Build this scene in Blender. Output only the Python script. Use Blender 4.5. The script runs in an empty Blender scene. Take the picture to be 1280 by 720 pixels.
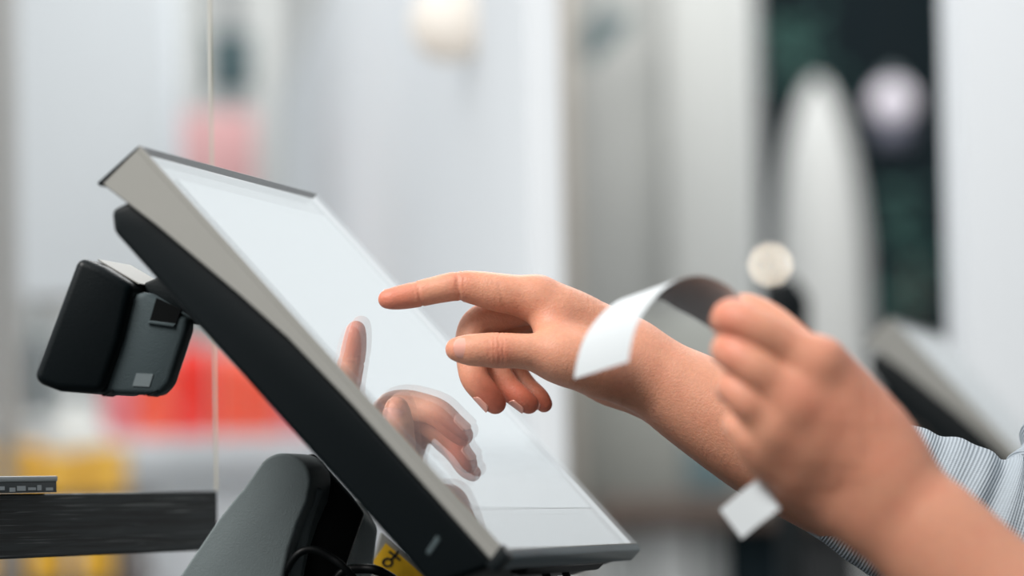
import bpy, bmesh, math, random
import numpy as np
from mathutils import Vector, Matrix, Quaternion

random.seed(4)
np.random.seed(4)
scene = bpy.context.scene
COL = scene.collection

# ------------------------------------------------------------------ camera
FPX = 4800.0                                   # focal length in pixels of the 1280 frame
PITCH = math.radians(3.0)
ROLL = math.radians(1.0)
CAM = Vector((0, 0, 1.10))
FWD = Vector((0, math.cos(PITCH), math.sin(PITCH)))
_r0 = Vector((1, 0, 0)); _u0 = Vector((0, -math.sin(PITCH), math.cos(PITCH)))
RGT = _r0 * math.cos(ROLL) - _u0 * math.sin(ROLL)
UPV = _r0 * math.sin(ROLL) + _u0 * math.cos(ROLL)
cam_data = bpy.data.cameras.new('camera')
cam_data.sensor_width = 36.0
cam_data.lens = FPX / 1280.0 * 36.0
cam_data.clip_start = 0.05
cam_data.dof.use_dof = True
cam_data.dof.focus_distance = 2.035
cam_data.dof.aperture_fstop = cam_data.lens / 35.0
cam_data.dof.aperture_blades = 9
cam = bpy.data.objects.new('camera', cam_data)
COL.objects.link(cam)
m = Matrix((RGT, UPV, -FWD)).transposed().to_4x4()
m.translation = CAM
cam.matrix_world = m
scene.camera = cam

# ------------------------------------------------------------------ world, light, exposure
world = bpy.data.worlds.new('overcast_daylight')
scene.world = world
world.use_nodes = True
bg = world.node_tree.nodes['Background']
bg.inputs['Color'].default_value = (0.93, 0.975, 1.0, 1)
bg.inputs['Strength'].default_value = 1.02


def area_light(name, loc, target, size, power, color=(1, 1, 1)):
    d = bpy.data.lights.new(name, 'AREA')
    d.shape = 'DISK'
    d.size = size
    d.energy = power
    d.color = color
    o = bpy.data.objects.new(name, d)
    COL.objects.link(o)
    o.location = loc
    o.rotation_euler = (Vector(target) - Vector(loc)).to_track_quat('-Z', 'Y').to_euler()
    return o


area_light('ceiling_softlight', (-1.0, 0.95, 2.7), (0.0, 2.0, 1.15), 1.0, 60, (1.0, 0.97, 0.93))
area_light('shop_fill_light', (0.2, 5.2, 3.3), (0.2, 5.6, 0.0), 1.8, 70, (1.0, 0.99, 0.97))  # added fill lamp that brightens the background panels
area_light('wall_fill_light', (0.75, 2.9, 3.0), (0.68, 4.2, 1.3), 0.6, 11, (1.0, 0.99, 0.98))  # added lamp, lifts the front of the right wall

scene.view_settings.view_transform = 'Standard'
scene.view_settings.look = 'None'
scene.view_settings.gamma = 1.0
scene.view_settings.use_curve_mapping = False
scene.view_settings.exposure = 0.0


# ------------------------------------------------------------------ helpers
def wp(px, py, z):
    """world point that stands z metres from the camera along its axis"""
    return CAM + RGT * ((px - 640) / FPX * z) - UPV * ((py - 360) / FPX * z) + FWD * z


def cmm(px, py, z):
    """camera-frame millimetres (x right, y down, z away)"""
    return np.array([(px - 640) / FPX * z, (py - 360) / FPX * z, z]) * 1000.0


_R = np.array(RGT); _U = np.array(UPV); _F = np.array(FWD); _C = np.array(CAM)


def mm_to_world(v):
    v = np.asarray(v) / 1000.0
    return _C + v[..., 0:1] * _R - v[..., 1:2] * _U + v[..., 2:3] * _F


def srgb(r, g, b):
    f = lambda c: (c / 255.0 / 12.92) if c <= 10 else ((c / 255.0 + 0.055) / 1.055) ** 2.4
    return (f(r), f(g), f(b), 1)


MATS = {}


def mat(name, rgb, rough=0.5, spec=0.5, metal=0.0, vary=0.06, nscale=40.0, bump=0.0, bscale=300.0,
        emit=None, estr=0.0, coat=0.0):
    if name in MATS:
        return MATS[name]
    mt = bpy.data.materials.new(name)
    mt.use_nodes = True
    nt = mt.node_tree
    p = nt.nodes['Principled BSDF']
    p.inputs['Roughness'].default_value = rough
    p.inputs['Specular IOR Level'].default_value = spec
    p.inputs['Metallic'].default_value = metal
    p.inputs['Coat Weight'].default_value = coat
    tc = nt.nodes.new('ShaderNodeTexCoord')
    nz = nt.nodes.new('ShaderNodeTexNoise')
    nz.inputs['Scale'].default_value = nscale
    nz.inputs['Detail'].default_value = 4
    nt.links.new(tc.outputs['Object'], nz.inputs['Vector'])
    mx = nt.nodes.new('ShaderNodeMix'); mx.data_type = 'RGBA'
    c = srgb(*rgb)
    mx.inputs['A'].default_value = tuple(v * (1 - vary) for v in c[:3]) + (1,)
    mx.inputs['B'].default_value = tuple(min(1, v * (1 + vary)) for v in c[:3]) + (1,)
    nt.links.new(nz.outputs['Fac'], mx.inputs['Factor'])
    nt.links.new(mx.outputs['Result'], p.inputs['Base Color'])
    if bump > 0:
        n2 = nt.nodes.new('ShaderNodeTexNoise')
        n2.inputs['Scale'].default_value = bscale
        n2.inputs['Detail'].default_value = 3
        nt.links.new(tc.outputs['Object'], n2.inputs['Vector'])
        b = nt.nodes.new('ShaderNodeBump')
        b.inputs['Strength'].default_value = bump
        b.inputs['Distance'].default_value = 0.0005
        nt.links.new(n2.outputs['Fac'], b.inputs['Height'])
        nt.links.new(b.outputs['Normal'], p.inputs['Normal'])
    if emit:
        p.inputs['Emission Color'].default_value = srgb(*emit)
        p.inputs['Emission Strength'].default_value = estr
    MATS[name] = mt
    return mt


def empty(name, loc):
    o = bpy.data.objects.new(name, None)
    o.empty_display_size = 0.05
    o.location = loc
    COL.objects.link(o)
    return o


def tag(o, label=None, cat=None, group=None, kind=None):
    if label: o['label'] = label
    if cat: o['category'] = cat
    if group: o['group'] = group
    if kind: o['kind'] = kind
    return o


def link_mesh(name, me, material, parent=None, smooth=False, angle=None):
    o = bpy.data.objects.new(name, me)
    COL.objects.link(o)
    if material is not None and not me.materials:
        me.materials.append(material)
    if smooth:
        me.shade_smooth()
        if angle is not None:
            me.set_sharp_from_angle(angle=math.radians(angle))
    if parent is not None:
        o.parent = parent
        if parent.type == 'EMPTY':
            o.matrix_parent_inverse = Matrix.Translation(parent.location).inverted()
    return o


def build(name, verts, faces, material, parent=None, bevel=0.0, seg=2, smooth=True, angle=35):
    bm = bmesh.new()
    vs = [bm.verts.new(v) for v in verts]
    for f in faces:
        bm.faces.new([vs[i] for i in f])
    bmesh.ops.recalc_face_normals(bm, faces=bm.faces)
    if bevel > 0:
        es = [e for e in bm.edges if len(e.link_faces) == 2 and e.calc_face_angle(0) > 0.35]
        bmesh.ops.bevel(bm, geom=es, offset=bevel, segments=seg, profile=0.5, affect='EDGES', clamp_overlap=True)
    me = bpy.data.meshes.new(name)
    bm.to_mesh(me); bm.free()
    return link_mesh(name, me, material, parent, smooth, angle)


def loft2(ra, rb):
    """verts/faces of a prism between two equal outlines"""
    n = len(ra)
    v = list(ra) + list(rb)
    f = [tuple(range(n))[::-1], tuple(range(n, 2 * n))]
    for i in range(n):
        j = (i + 1) % n
        f.append((i, j, n + j, n + i))
    return v, f


def prism(name, outline_a, outline_b, material, parent=None, bevel=0.0, seg=2, angle=35):
    v, f = loft2(outline_a, outline_b)
    return build(name, v, f, material, parent, bevel, seg, True, angle)


def wbox(name, x0, x1, y0, y1, z0, z1, material, parent=None, bevel=0.0, seg=2):
    a = [(x0, y0, z0), (x1, y0, z0), (x1, y1, z0), (x0, y1, z0)]
    b = [(x0, y0, z1), (x1, y0, z1), (x1, y1, z1), (x0, y1, z1)]
    return prism(name, a, b, material, parent, bevel, seg)


def xat(px, z):                                # world x of a pixel column at depth z (at mid height)
    return (px - 640) / FPX * z


def zat(py, z, px=640):                        # world height of a pixel row at depth z
    return wp(px, py, z).z


def smooth_path(pts, sub=6):
    pts = [np.array(p, float) for p in pts]
    out = []
    n = len(pts)
    for i in range(n - 1):
        p0 = pts[max(i - 1, 0)]; p1 = pts[i]; p2 = pts[i + 1]; p3 = pts[min(i + 2, n - 1)]
        for k in range(sub):
            t = k / sub
            out.append(0.5 * ((2 * p1) + (-p0 + p2) * t + (2 * p0 - 5 * p1 + 4 * p2 - p3) * t * t
                              + (-p0 + 3 * p1 - 3 * p2 + p3) * t ** 3))
    out.append(pts[-1])
    return out


def tube(name, pts, r, material, parent=None, nseg=10, sub=8, rfun=None, cap=True, uv=False, flat=1.0):
    """swept round tube along world points; pts may hold a 4th value = radius"""
    path = smooth_path(pts, sub)
    P = [Vector(p[:3]) for p in path]
    rad = [(p[3] if len(p) > 3 else r) for p in path]
    T = []
    for i in range(len(P)):
        a = P[max(i - 1, 0)]; b = P[min(i + 1, len(P) - 1)]
        T.append((b - a).normalized())
    nrm = T[0].orthogonal().normalized()
    verts = []; faces = []; S = 0.0; uvs = []
    for i in range(len(P)):
        nrm = (nrm - T[i] * nrm.dot(T[i])).normalized()
        bi = T[i].cross(nrm)
        if i: S += (P[i] - P[i - 1]).length
        for k in range(nseg):
            th = 2 * math.pi * k / nseg
            rr = rad[i] * (rfun(S, th, i) if rfun else 1.0)
            verts.append(P[i] + nrm * (rr * math.cos(th)) + bi * (rr * math.sin(th) * flat))
            uvs.append((S, k / nseg))
    n = nseg
    for i in range(len(P) - 1):
        for k in range(n):
            k2 = (k + 1) % n
            faces.append((i * n + k, i * n + k2, (i + 1) * n + k2, (i + 1) * n + k))
    if cap:
        faces.append(tuple(range(n))[::-1])
        faces.append(tuple(range((len(P) - 1) * n, len(P) * n)))
    me = bpy.data.meshes.new(name)
    me.from_pydata([tuple(v) for v in verts], [], faces)
    if uv:
        at = me.attributes.new('along', 'FLOAT', 'POINT')
        at.data.foreach_set('value', [u[0] for u in uvs])
        at = me.attributes.new('around', 'FLOAT', 'POINT')
        at.data.foreach_set('value', [abs(2 * u[1] - 1) for u in uvs])
    me.update()
    return link_mesh(name, me, material, parent, True, 50)


def ball(name, c, r, material, parent=None, scale=(1, 1, 1), seg=24, ring=14):
    bm = bmesh.new()
    bmesh.ops.create_uvsphere(bm, u_segments=seg, v_segments=ring, radius=1)
    for v in bm.verts:
        v.co = Vector((v.co.x * r * scale[0], v.co.y * r * scale[1], v.co.z * r * scale[2])) + Vector(c)
    me = bpy.data.meshes.new(name); bm.to_mesh(me); bm.free()
    return link_mesh(name, me, material, parent, True)


def lathe(name, c, prof, material, parent=None, seg=24):
    """prof: list of (radius, height) from bottom to top around a vertical axis at c"""
    verts = []; faces = []
    n = seg
    for (r, h) in prof:
        for k in range(n):
            a = 2 * math.pi * k / n
            verts.append((c[0] + r * math.cos(a), c[1] + r * math.sin(a), c[2] + h))
    for i in range(len(prof) - 1):
        for k in range(n):
            k2 = (k + 1) % n
            faces.append((i * n + k, i * n + k2, (i + 1) * n + k2, (i + 1) * n + k))
    faces.append(tuple(range(n))[::-1])
    faces.append(tuple(range((len(prof) - 1) * n, len(prof) * n)))
    me = bpy.data.meshes.new(name); me.from_pydata(verts, [], faces); me.update()
    return link_mesh(name, me, material, parent, True, 40)


def copy_tree(o, parent=None):
    c = o.copy()
    COL.objects.link(c)
    if parent is not None:
        mpi = o.matrix_parent_inverse.copy()
        c.parent = parent
        c.matrix_parent_inverse = mpi
    for ch in list(o.children):
        if ch.name in SKIP_COPY: continue
        copy_tree(ch, c)
    return c


SKIP_COPY = set()

# ------------------------------------------------------------------ materials
M_black = mat('black_plastic', (3, 10, 13), 0.42, 0.22, bump=0.25, bscale=900)
M_black2 = mat('black_matte_plastic', (5, 13, 16), 0.5, 0.25, bump=0.2, bscale=900)
M_grey = mat('grey_satin_shell', (141, 140, 135), 0.42, 0.4, metal=0.0, vary=0.03, bump=0.15, bscale=1200)
M_charcoal = mat('charcoal_textured_plastic', (66, 77, 80), 0.6, 0.25, vary=0.08, bump=0.5, bscale=1500)
M_cap = mat('teal_grey_trim', (104, 116, 120), 0.4, 0.4)
M_steel = mat('brushed_grey_steel', (120, 130, 133), 0.5, 0.5, metal=0.3, vary=0.08, bump=0.3, bscale=1500)
M_stand = mat('dark_grey_stand_plastic', (106, 115, 116), 0.6, 0.25, vary=0.06, bump=0.5, bscale=1500)
M_bar = mat('pale_steel_bar', (228, 236, 236), 0.55, 0.4, vary=0.06, bump=0.3, bscale=1500)
M_yellow = mat('yellow_sticker', (232, 178, 20), 0.5)
M_ink = mat('black_ink', (28, 26, 20), 0.6)
M_rubber = mat('black_cable_rubber', (4, 6, 7), 0.45, 0.2)
M_paper = mat('thermal_paper', (190, 194, 196), 0.75, 0.2, vary=0.015, nscale=60)
M_white = mat('white_painted_panel', (222, 225, 228), 0.6, 0.3, vary=0.02, nscale=3)
M_offwhite = mat('grey_white_panel', (205, 206, 204), 0.6, 0.3, vary=0.04, nscale=3)
M_greyp = mat('pale_grey_panel', (178, 180, 178), 0.6, 0.3, vary=0.05, nscale=3)
M_dark = mat('dark_teal_paint', (14, 28, 33), 0.8, 0.2, vary=0.3, nscale=3)
M_green = mat('deep_green_paint', (42, 84, 80), 0.8, 0.2, vary=0.25, nscale=5)
M_brown = mat('brown_worktop', (96, 82, 74), 0.5, 0.3, vary=0.12, nscale=9)
M_red = mat('red_packaging', (255, 50, 34), 0.45, 0.4, vary=0.1, nscale=30)
M_redor = mat('orange_red_packaging', (255, 92, 62), 0.45, 0.4, vary=0.1, nscale=30)
M_pink = mat('faded_pink_packaging', (226, 120, 125), 0.5, 0.4, vary=0.08, nscale=20)
M_orange = mat('amber_packaging', (255, 192, 58), 0.45, 0.4, vary=0.08, nscale=20)


def shader_mat(name):
    mt = bpy.data.materials.new(name); mt.use_nodes = True
    nt = mt.node_tree
    for n in list(nt.nodes):
        if n.type != 'OUTPUT_MATERIAL': nt.nodes.remove(n)
    return mt, nt, nt.nodes['Material Output']


def glossy_layer(name, lo, hi, under_rgb, emit_rgb, emit, transparent=False, tint=(1, 1, 1, 1), rough=0.0):
    """clear reflecting layer: share of mirror reflection rises from lo (face on) to hi (grazing)"""
    mt, nt, out = shader_mat(name)
    lw = nt.nodes.new('ShaderNodeLayerWeight'); lw.inputs['Blend'].default_value = 0.5
    mr = nt.nodes.new('ShaderNodeMapRange')
    mr.inputs['From Min'].default_value = 0.3; mr.inputs['From Max'].default_value = 0.85
    mr.inputs['To Min'].default_value = lo; mr.inputs['To Max'].default_value = hi
    nt.links.new(lw.outputs['Facing'], mr.inputs['Value'])
    gl = nt.nodes.new('ShaderNodeBsdfGlossy'); gl.inputs['Roughness'].default_value = rough
    gl.inputs['Color'].default_value = tint
    mix = nt.nodes.new('ShaderNodeMixShader')
    nt.links.new(mr.outputs['Result'], mix.inputs['Fac'])
    if transparent:
        un = nt.nodes.new('ShaderNodeBsdfTransparent')
        un.inputs['Color'].default_value = (0.97, 0.985, 0.985, 1)
        nt.links.new(un.outputs[0], mix.inputs[1])
    else:
        di = nt.nodes.new('ShaderNodeBsdfDiffuse'); di.inputs['Color'].default_value = srgb(*under_rgb)
        em = nt.nodes.new('ShaderNodeEmission'); em.inputs['Color'].default_value = srgb(*emit_rgb)
        em.inputs['Strength'].default_value = emit
        ad = nt.nodes.new('ShaderNodeAddShader')
        nt.links.new(di.outputs[0], ad.inputs[0]); nt.links.new(em.outputs[0], ad.inputs[1])
        nt.links.new(ad.outputs[0], mix.inputs[1])
    nt.links.new(gl.outputs[0], mix.inputs[2])
    nt.links.new(mix.outputs[0], out.inputs['Surface'])
    return mt


M_cover = glossy_layer('touchscreen_cover_glass', 0.05, 0.20, None, None, 0, transparent=True)
M_bezel = glossy_layer('black_bezel_under_glass', 0.10, 0.84, (14, 15, 16), (0, 0, 0), 0.0)
M_lcd = glossy_layer('lit_lcd_panel', 0.10, 0.84, (14, 15, 16), (236, 243, 248), 0.40)
M_pane = glossy_layer('clear_acrylic_pane', 0.09, 0.5, None, None, 0, transparent=True)
M_pane_edge = mat('acrylic_cut_edge', (176, 172, 160), 0.3, 0.5)


def wood_mat():
    mt = mat('black_stained_oak', (22, 25, 27), 0.5, 0.4)
    nt = mt.node_tree; p = nt.nodes['Principled BSDF']
    at = nt.nodes.new('ShaderNodeAttribute'); at.attribute_name = 'grain'
    mp = nt.nodes.new('ShaderNodeMapping'); mp.inputs['Scale'].default_value = (7.0, 170.0, 1.0)
    nt.links.new(at.outputs['Vector'], mp.inputs['Vector'])
    nz = nt.nodes.new('ShaderNodeTexNoise'); nz.inputs['Scale'].default_value = 1.6
    nz.inputs['Detail'].default_value = 5; nz.inputs['Distortion'].default_value = 1.2
    nt.links.new(mp.outputs[0], nz.inputs['Vector'])
    rp = nt.nodes.new('ShaderNodeValToRGB')
    rp.color_ramp.elements[0].position = 0.42; rp.color_ramp.elements[0].color = srgb(17, 20, 22)
    rp.color_ramp.elements[1].position = 0.60; rp.color_ramp.elements[1].color = srgb(40, 46, 48)
    nt.links.new(nz.outputs['Fac'], rp.inputs['Fac'])
    mp2 = nt.nodes.new('ShaderNodeMapping'); mp2.inputs['Scale'].default_value = (13.0, 900.0, 1.0)
    nt.links.new(at.outputs['Vector'], mp2.inputs['Vector'])
    n3 = nt.nodes.new('ShaderNodeTexNoise'); n3.inputs['Scale'].default_value = 1.0
    n3.inputs['Detail'].default_value = 2; n3.inputs['Distortion'].default_value = 0.8
    nt.links.new(mp2.outputs[0], n3.inputs['Vector'])
    r2 = nt.nodes.new('ShaderNodeValToRGB')
    r2.color_ramp.elements[0].position = 0.60; r2.color_ramp.elements[0].color = (0, 0, 0, 1)
    r2.color_ramp.elements[1].position = 0.68; r2.color_ramp.elements[1].color = (1, 1, 1, 1)
    nt.links.new(n3.outputs['Fac'], r2.inputs['Fac'])
    mx = nt.nodes.new('ShaderNodeMix'); mx.data_type = 'RGBA'
    mx.inputs['B'].default_value = srgb(96, 99, 98)
    nt.links.new(rp.outputs['Color'], mx.inputs['A'])
    nt.links.new(r2.outputs['Color'], mx.inputs['Factor'])
    nt.links.new(mx.outputs['Result'], p.inputs['Base Color'])
    b = nt.nodes.new('ShaderNodeBump'); b.inputs['Strength'].default_value = 0.5
    b.inputs['Distance'].default_value = 0.0006
    nt.links.new(nz.outputs['Fac'], b.inputs['Height'])
    nt.links.new(b.outputs['Normal'], p.inputs['Normal'])
    return mt


M_wood = wood_mat()


def skin_mat():
    mt = bpy.data.materials.new('skin'); mt.use_nodes = True
    nt = mt.node_tree; p = nt.nodes['Principled BSDF']
    tc = nt.nodes.new('ShaderNodeTexCoord')
    at = nt.nodes.new('ShaderNodeAttribute'); at.attribute_name = 'flush'
    n1 = nt.nodes.new('ShaderNodeTexNoise'); n1.inputs['Scale'].default_value = 70
    n1.inputs['Detail'].default_value = 4
    nt.links.new(tc.outputs['Object'], n1.inputs['Vector'])
    ma = nt.nodes.new('ShaderNodeMath'); ma.operation = 'MULTIPLY_ADD'
    ma.inputs[1].default_value = 0.7; ma.inputs[2].default_value = -0.35
    nt.links.new(n1.outputs['Fac'], ma.inputs[0])
    ad = nt.nodes.new('ShaderNodeMath'); ad.operation = 'ADD'; ad.use_clamp = True
    nt.links.new(ma.outputs[0], ad.inputs[0]); nt.links.new(at.outputs['Fac'], ad.inputs[1])
    mx = nt.nodes.new('ShaderNodeMix'); mx.data_type = 'RGBA'
    mx.inputs['A'].default_value = (0.60, 0.278, 0.176, 1)
    mx.inputs['B'].default_value = (0.53, 0.155, 0.095, 1)
    nt.links.new(ad.outputs[0], mx.inputs['Factor'])
    n4 = nt.nodes.new('ShaderNodeTexNoise'); n4.inputs['Scale'].default_value = 420
    n4.inputs['Detail'].default_value = 3
    nt.links.new(tc.outputs['Object'], n4.inputs['Vector'])
    hs = nt.nodes.new('ShaderNodeMix'); hs.data_type = 'RGBA'; hs.blend_type = 'MULTIPLY'
    mr = nt.nodes.new('ShaderNodeMapRange')
    mr.inputs['To Min'].default_value = 0.86; mr.inputs['To Max'].default_value = 1.1
    nt.links.new(n4.outputs['Fac'], mr.inputs['Value'])
    hs.inputs['Factor'].default_value = 1.0
    nt.links.new(mx.outputs['Result'], hs.inputs['A']); nt.links.new(mr.outputs['Result'], hs.inputs['B'])
    nt.links.new(hs.outputs['Result'], p.inputs['Base Color'])
    p.inputs['Roughness'].default_value = 0.48
    p.inputs['Specular IOR Level'].default_value = 0.35
    p.inputs['Subsurface Weight'].default_value = 0.35
    p.inputs['Subsurface Radius'].default_value = (1.0, 0.35, 0.18)
    p.inputs['Subsurface Scale'].default_value = 0.003
    vo = nt.nodes.new('ShaderNodeTexVoronoi'); vo.inputs['Scale'].default_value = 900
    nt.links.new(tc.outputs['Object'], vo.inputs['Vector'])
    n2 = nt.nodes.new('ShaderNodeTexNoise'); n2.inputs['Scale'].default_value = 260
    n2.inputs['Detail'].default_value = 4
    nt.links.new(tc.outputs['Object'], n2.inputs['Vector'])
    am = nt.nodes.new('ShaderNodeMath'); am.operation = 'ADD'
    nt.links.new(vo.outputs['Distance'], am.inputs[0]); nt.links.new(n2.outputs['Fac'], am.inputs[1])
    b = nt.nodes.new('ShaderNodeBump'); b.inputs['Strength'].default_value = 0.3
    b.inputs['Distance'].default_value = 0.0004
    nt.links.new(am.outputs[0], b.inputs['Height'])
    nt.links.new(b.outputs['Normal'], p.inputs['Normal'])
    return mt


M_skin = skin_mat()
M_nail = mat('fingernail', (222, 160, 143), 0.26, 0.5, vary=0.05, nscale=200, coat=0.2)


def knit_mat(name, attr, period, rgb, strength=0.45):
    mt = mat(name, rgb, 0.9, 0.1, vary=0.08, nscale=260)
    nt = mt.node_tree; p = nt.nodes['Principled BSDF']
    mul = []
    for a, per in attr:
        at = nt.nodes.new('ShaderNodeAttribute'); at.attribute_name = a
        m1 = nt.nodes.new('ShaderNodeMath'); m1.operation = 'MULTIPLY'
        m1.inputs[1].default_value = 2 * math.pi / per
        nt.links.new(at.outputs['Fac'], m1.inputs[0])
        s = nt.nodes.new('ShaderNodeMath'); s.operation = 'SINE'
        nt.links.new(m1.outputs[0], s.inputs[0])
        mul.append(s)
    h = mul[0]
    if len(mul) > 1:
        k = nt.nodes.new('ShaderNodeMath'); k.operation = 'MULTIPLY_ADD'; k.inputs[1].default_value = 0.4
        nt.links.new(mul[1].outputs[0], k.inputs[0]); nt.links.new(mul[0].outputs[0], k.inputs[2])
        h = k
    b = nt.nodes.new('ShaderNodeBump'); b.inputs['Strength'].default_value = strength
    b.inputs['Distance'].default_value = 0.0006
    nt.links.new(h.outputs[0], b.inputs['Height'])
    nt.links.new(b.outputs['Normal'], p.inputs['Normal'])
    # darker colour between the ribs
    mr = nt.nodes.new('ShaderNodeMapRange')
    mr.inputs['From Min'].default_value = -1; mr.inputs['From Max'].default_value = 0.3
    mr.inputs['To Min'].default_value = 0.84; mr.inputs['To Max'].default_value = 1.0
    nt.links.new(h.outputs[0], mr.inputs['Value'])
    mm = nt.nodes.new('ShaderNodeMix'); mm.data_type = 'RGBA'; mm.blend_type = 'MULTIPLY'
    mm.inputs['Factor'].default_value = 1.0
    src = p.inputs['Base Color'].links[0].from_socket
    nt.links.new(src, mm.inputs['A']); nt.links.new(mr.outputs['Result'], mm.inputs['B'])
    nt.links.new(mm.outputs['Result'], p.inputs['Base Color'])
    return mt


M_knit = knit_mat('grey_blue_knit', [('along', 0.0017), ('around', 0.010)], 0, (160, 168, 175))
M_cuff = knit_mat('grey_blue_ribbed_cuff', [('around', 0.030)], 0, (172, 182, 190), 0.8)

# ------------------------------------------------------------------ setting: floor, walls, counter
M_floor = mat('grey_floor', (74, 72, 70), 0.5, 0.3, vary=0.08, nscale=4)
tag(wbox('floor', -5, 5, -2, 10.5, -0.05, 0, M_floor), kind='structure')
tag(wbox('wall_back', -5, 5, 9.6, 9.75, 0, 2.9, M_offwhite), kind='structure')
M_wallf = mat('grey_wall_paint', (165, 165, 165), 0.8, 0.2, vary=0.04, nscale=3)
tag(wbox('wall_front_occluder', -3.5, 3.0, -1.9, -1.8, 0, 2.9, M_wallf), kind='structure')  # unseen wall behind the camera, added to cut the fill light
tag(wbox('wall_side_occluder', 2.4, 2.5, -1.8, 9.6, 0, 2.9, M_wallf), kind='structure')  # unseen wall beyond the person, added to cut fill from the right

# counter in front of the customer, below the frame
t = tag(empty('checkout_counter', (-0.25, 2.1, 0)), 'dark checkout counter below the touchscreen terminal', 'counter')
wbox('worktop', -0.85, 0.17, 1.45, 2.75, 0.93, 0.965, M_black2, t, 0.003)
wbox('cabinet_body', -0.82, 0.12, 1.55, 2.70, 0.0, 0.93, M_greyp, t, 0.004)

# ------------------------------------------------------------------ touchscreen terminal
z1 = 1.886
TL = wp(175, 182, z1)
d_ax = (RGT * 0.2414 - UPV * 0.0545 + FWD * 0.9689).normalized()
e_ax = (wp(632, 688, z1 * 0.9705) - TL)
e_ax = (e_ax - d_ax * e_ax.dot(d_ax)).normalized()
n_ax = d_ax.cross(e_ax)
if n_ax.z < 0: n_ax = -n_ax
PW, PH = 0.3004, 0.2705


def tp(u, v, w):                                # monitor frame: u across, v down, w out of the screen
    return TL + d_ax * u + e_ax * v + n_ax * w


def tslab(name, u0, u1, prof, material, parent, bevel=0.0, seg=2, angle=35):
    """outline given as (v, w) swept across the screen's width"""
    return prism(name, [tp(u0, v, w) for v, w in prof], [tp(u1, v, w) for v, w in prof], material, parent, bevel, seg, angle)


base_c = wp(330, 900, 2.03); base_c.z = 0.965
term = tag(empty('touchscreen_terminal', base_c),
           'tilted touchscreen terminal with white screen, grey frame and black back, nearest the camera', 'terminal',
           'touchscreen terminals')
G = -0.0024
shell = tslab('frame_shell', 0, PW, [(0, G), (PH, G), (PH, -0.0085), (0.62 * PH, -0.0080), (0.45 * PH, -0.0095), (0.33 * PH, -0.0130),
                             (0.13 * PH, -0.0205), (0, -0.0270)], M_grey, term, 0.0006, 1, 12)
tslab('rim_side', 0, 0.0005, [(0, G), (PH, G), (PH, 0.0001), (0, 0.0001)], M_grey, term)
tslab('rim_bottom', 0.0005, PW, [(PH - 0.0005, G), (PH, G), (PH, 0.0001), (PH - 0.0005, 0.0001)], M_grey, term)
tslab('top_plate', -0.0003, PW + 0.0003, [(-0.0002, -0.0003), (0.0001, -0.0003), (0.0001, -0.0285), (-0.0019, -0.0285), (-0.0006, -0.004)], M_black, term, 0.0004, 1)
tslab('bottom_cap', -0.0006, PW + 0.0006, [(PH, 0.0003), (PH + 0.004, -0.001), (PH + 0.0045, -0.0095), (PH, -0.0105)], M_cap, term, 0.0006, 1)
bez = tslab('bezel', 0.0005, PW, [(0.0, G + 0.0001), (PH - 0.0005, G + 0.0001), (PH - 0.0005, G - 0.0005), (0.0, G - 0.0005)], M_bezel, term)
tslab('display_panel', 0.022, PW - 0.020, [(0.0185, G + 0.0004), (PH - 0.029, G + 0.0004), (PH - 0.029, G - 0.0002), (0.0185, G - 0.0002)], M_lcd, bez)
build('cover_glass', [tp(0.0005, 0, 0), tp(PW, 0, 0), tp(PW, PH - 0.0005, 0), tp(0.0005, PH - 0.0005, 0)],
      [(0, 1, 2, 3)], M_cover, term)
# black back housing
hb = tslab('rear_housing', 0.0035, PW - 0.004,
           [(0.0165, -0.0195), (0.0350, -0.0180), (0.33 * PH, -0.0120), (0.45 * PH, -0.0085), (PH - 0.004, -0.0078),
            (PH + 0.001, -0.011), (PH - 0.012, -0.0395), (0.0200, -0.0395), (0.0115, -0.0330)], M_black, term, 0.0035, 3, 30)
tslab('vent_slot', 0.0029, 0.012, [(0.244, -0.0300), (0.242, -0.0205), (0.2446, -0.0205), (0.2466, -0.0300)], M_charcoal, hb, 0.0004, 1)
# hinge ribs joining housing and stand
tslab('corner_cap', -0.0010, 0.0075, [(PH - 0.003, 0.0004), (PH + 0.0045, -0.0008), (PH + 0.005, -0.0105), (PH - 0.001, -0.0120)], M_black2, term, 0.0008, 2)
tslab('hinge_block', 0.13, 0.19, [(0.56 * PH, -0.038), (0.80 * PH, -0.038), (0.76 * PH, -0.055), (0.60 * PH, -0.055)], M_black2, term, 0.003, 2)

# customer display at the back
ZC = 1.965


def sidepts(pts, z, du=0.0):
    return [wp(x, y, z) + d_ax * du for x, y in pts]


cd_out = [(97, 320), (128, 333), (166, 357), (150, 425), (127, 492), (72, 489), (41, 478), (42, 466), (70, 392)]
cdisp = prism('customer_display', sidepts(cd_out, ZC), sidepts(cd_out, ZC, 0.066), M_black, term, 0.0045, 4, 40)
bl = [(148, 372), (176, 363), (229, 396), (228, 412), (206, 480), (193, 494), (120, 491)]
blk = prism('display_mount', sidepts(bl, ZC, 0.006), sidepts(bl, ZC, 0.020), M_charcoal, cdisp, 0.003, 3, 40)
nk = [(160, 352), (192, 338), (250, 395), (225, 404), (178, 384)]
prism('mount_neck', sidepts(nk, ZC, 0.02), sidepts(nk, ZC, 0.05), M_black2, cdisp, 0.002, 2)
prism('socket_recess', sidepts([(191, 372), (222, 386), (216, 404), (183, 400)], ZC, 0.0052), sidepts([(191, 372), (222, 386), (216, 404), (183, 400)], ZC, 0.008), M_rubber, cdisp)
prism('socket_lip', sidepts([(183, 400), (216, 404), (214, 409), (180, 404)], ZC, 0.0045), sidepts([(183, 400), (216, 404), (214, 409), (180, 404)], ZC, 0.009), M_charcoal, cdisp, 0.0005, 1)
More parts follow.
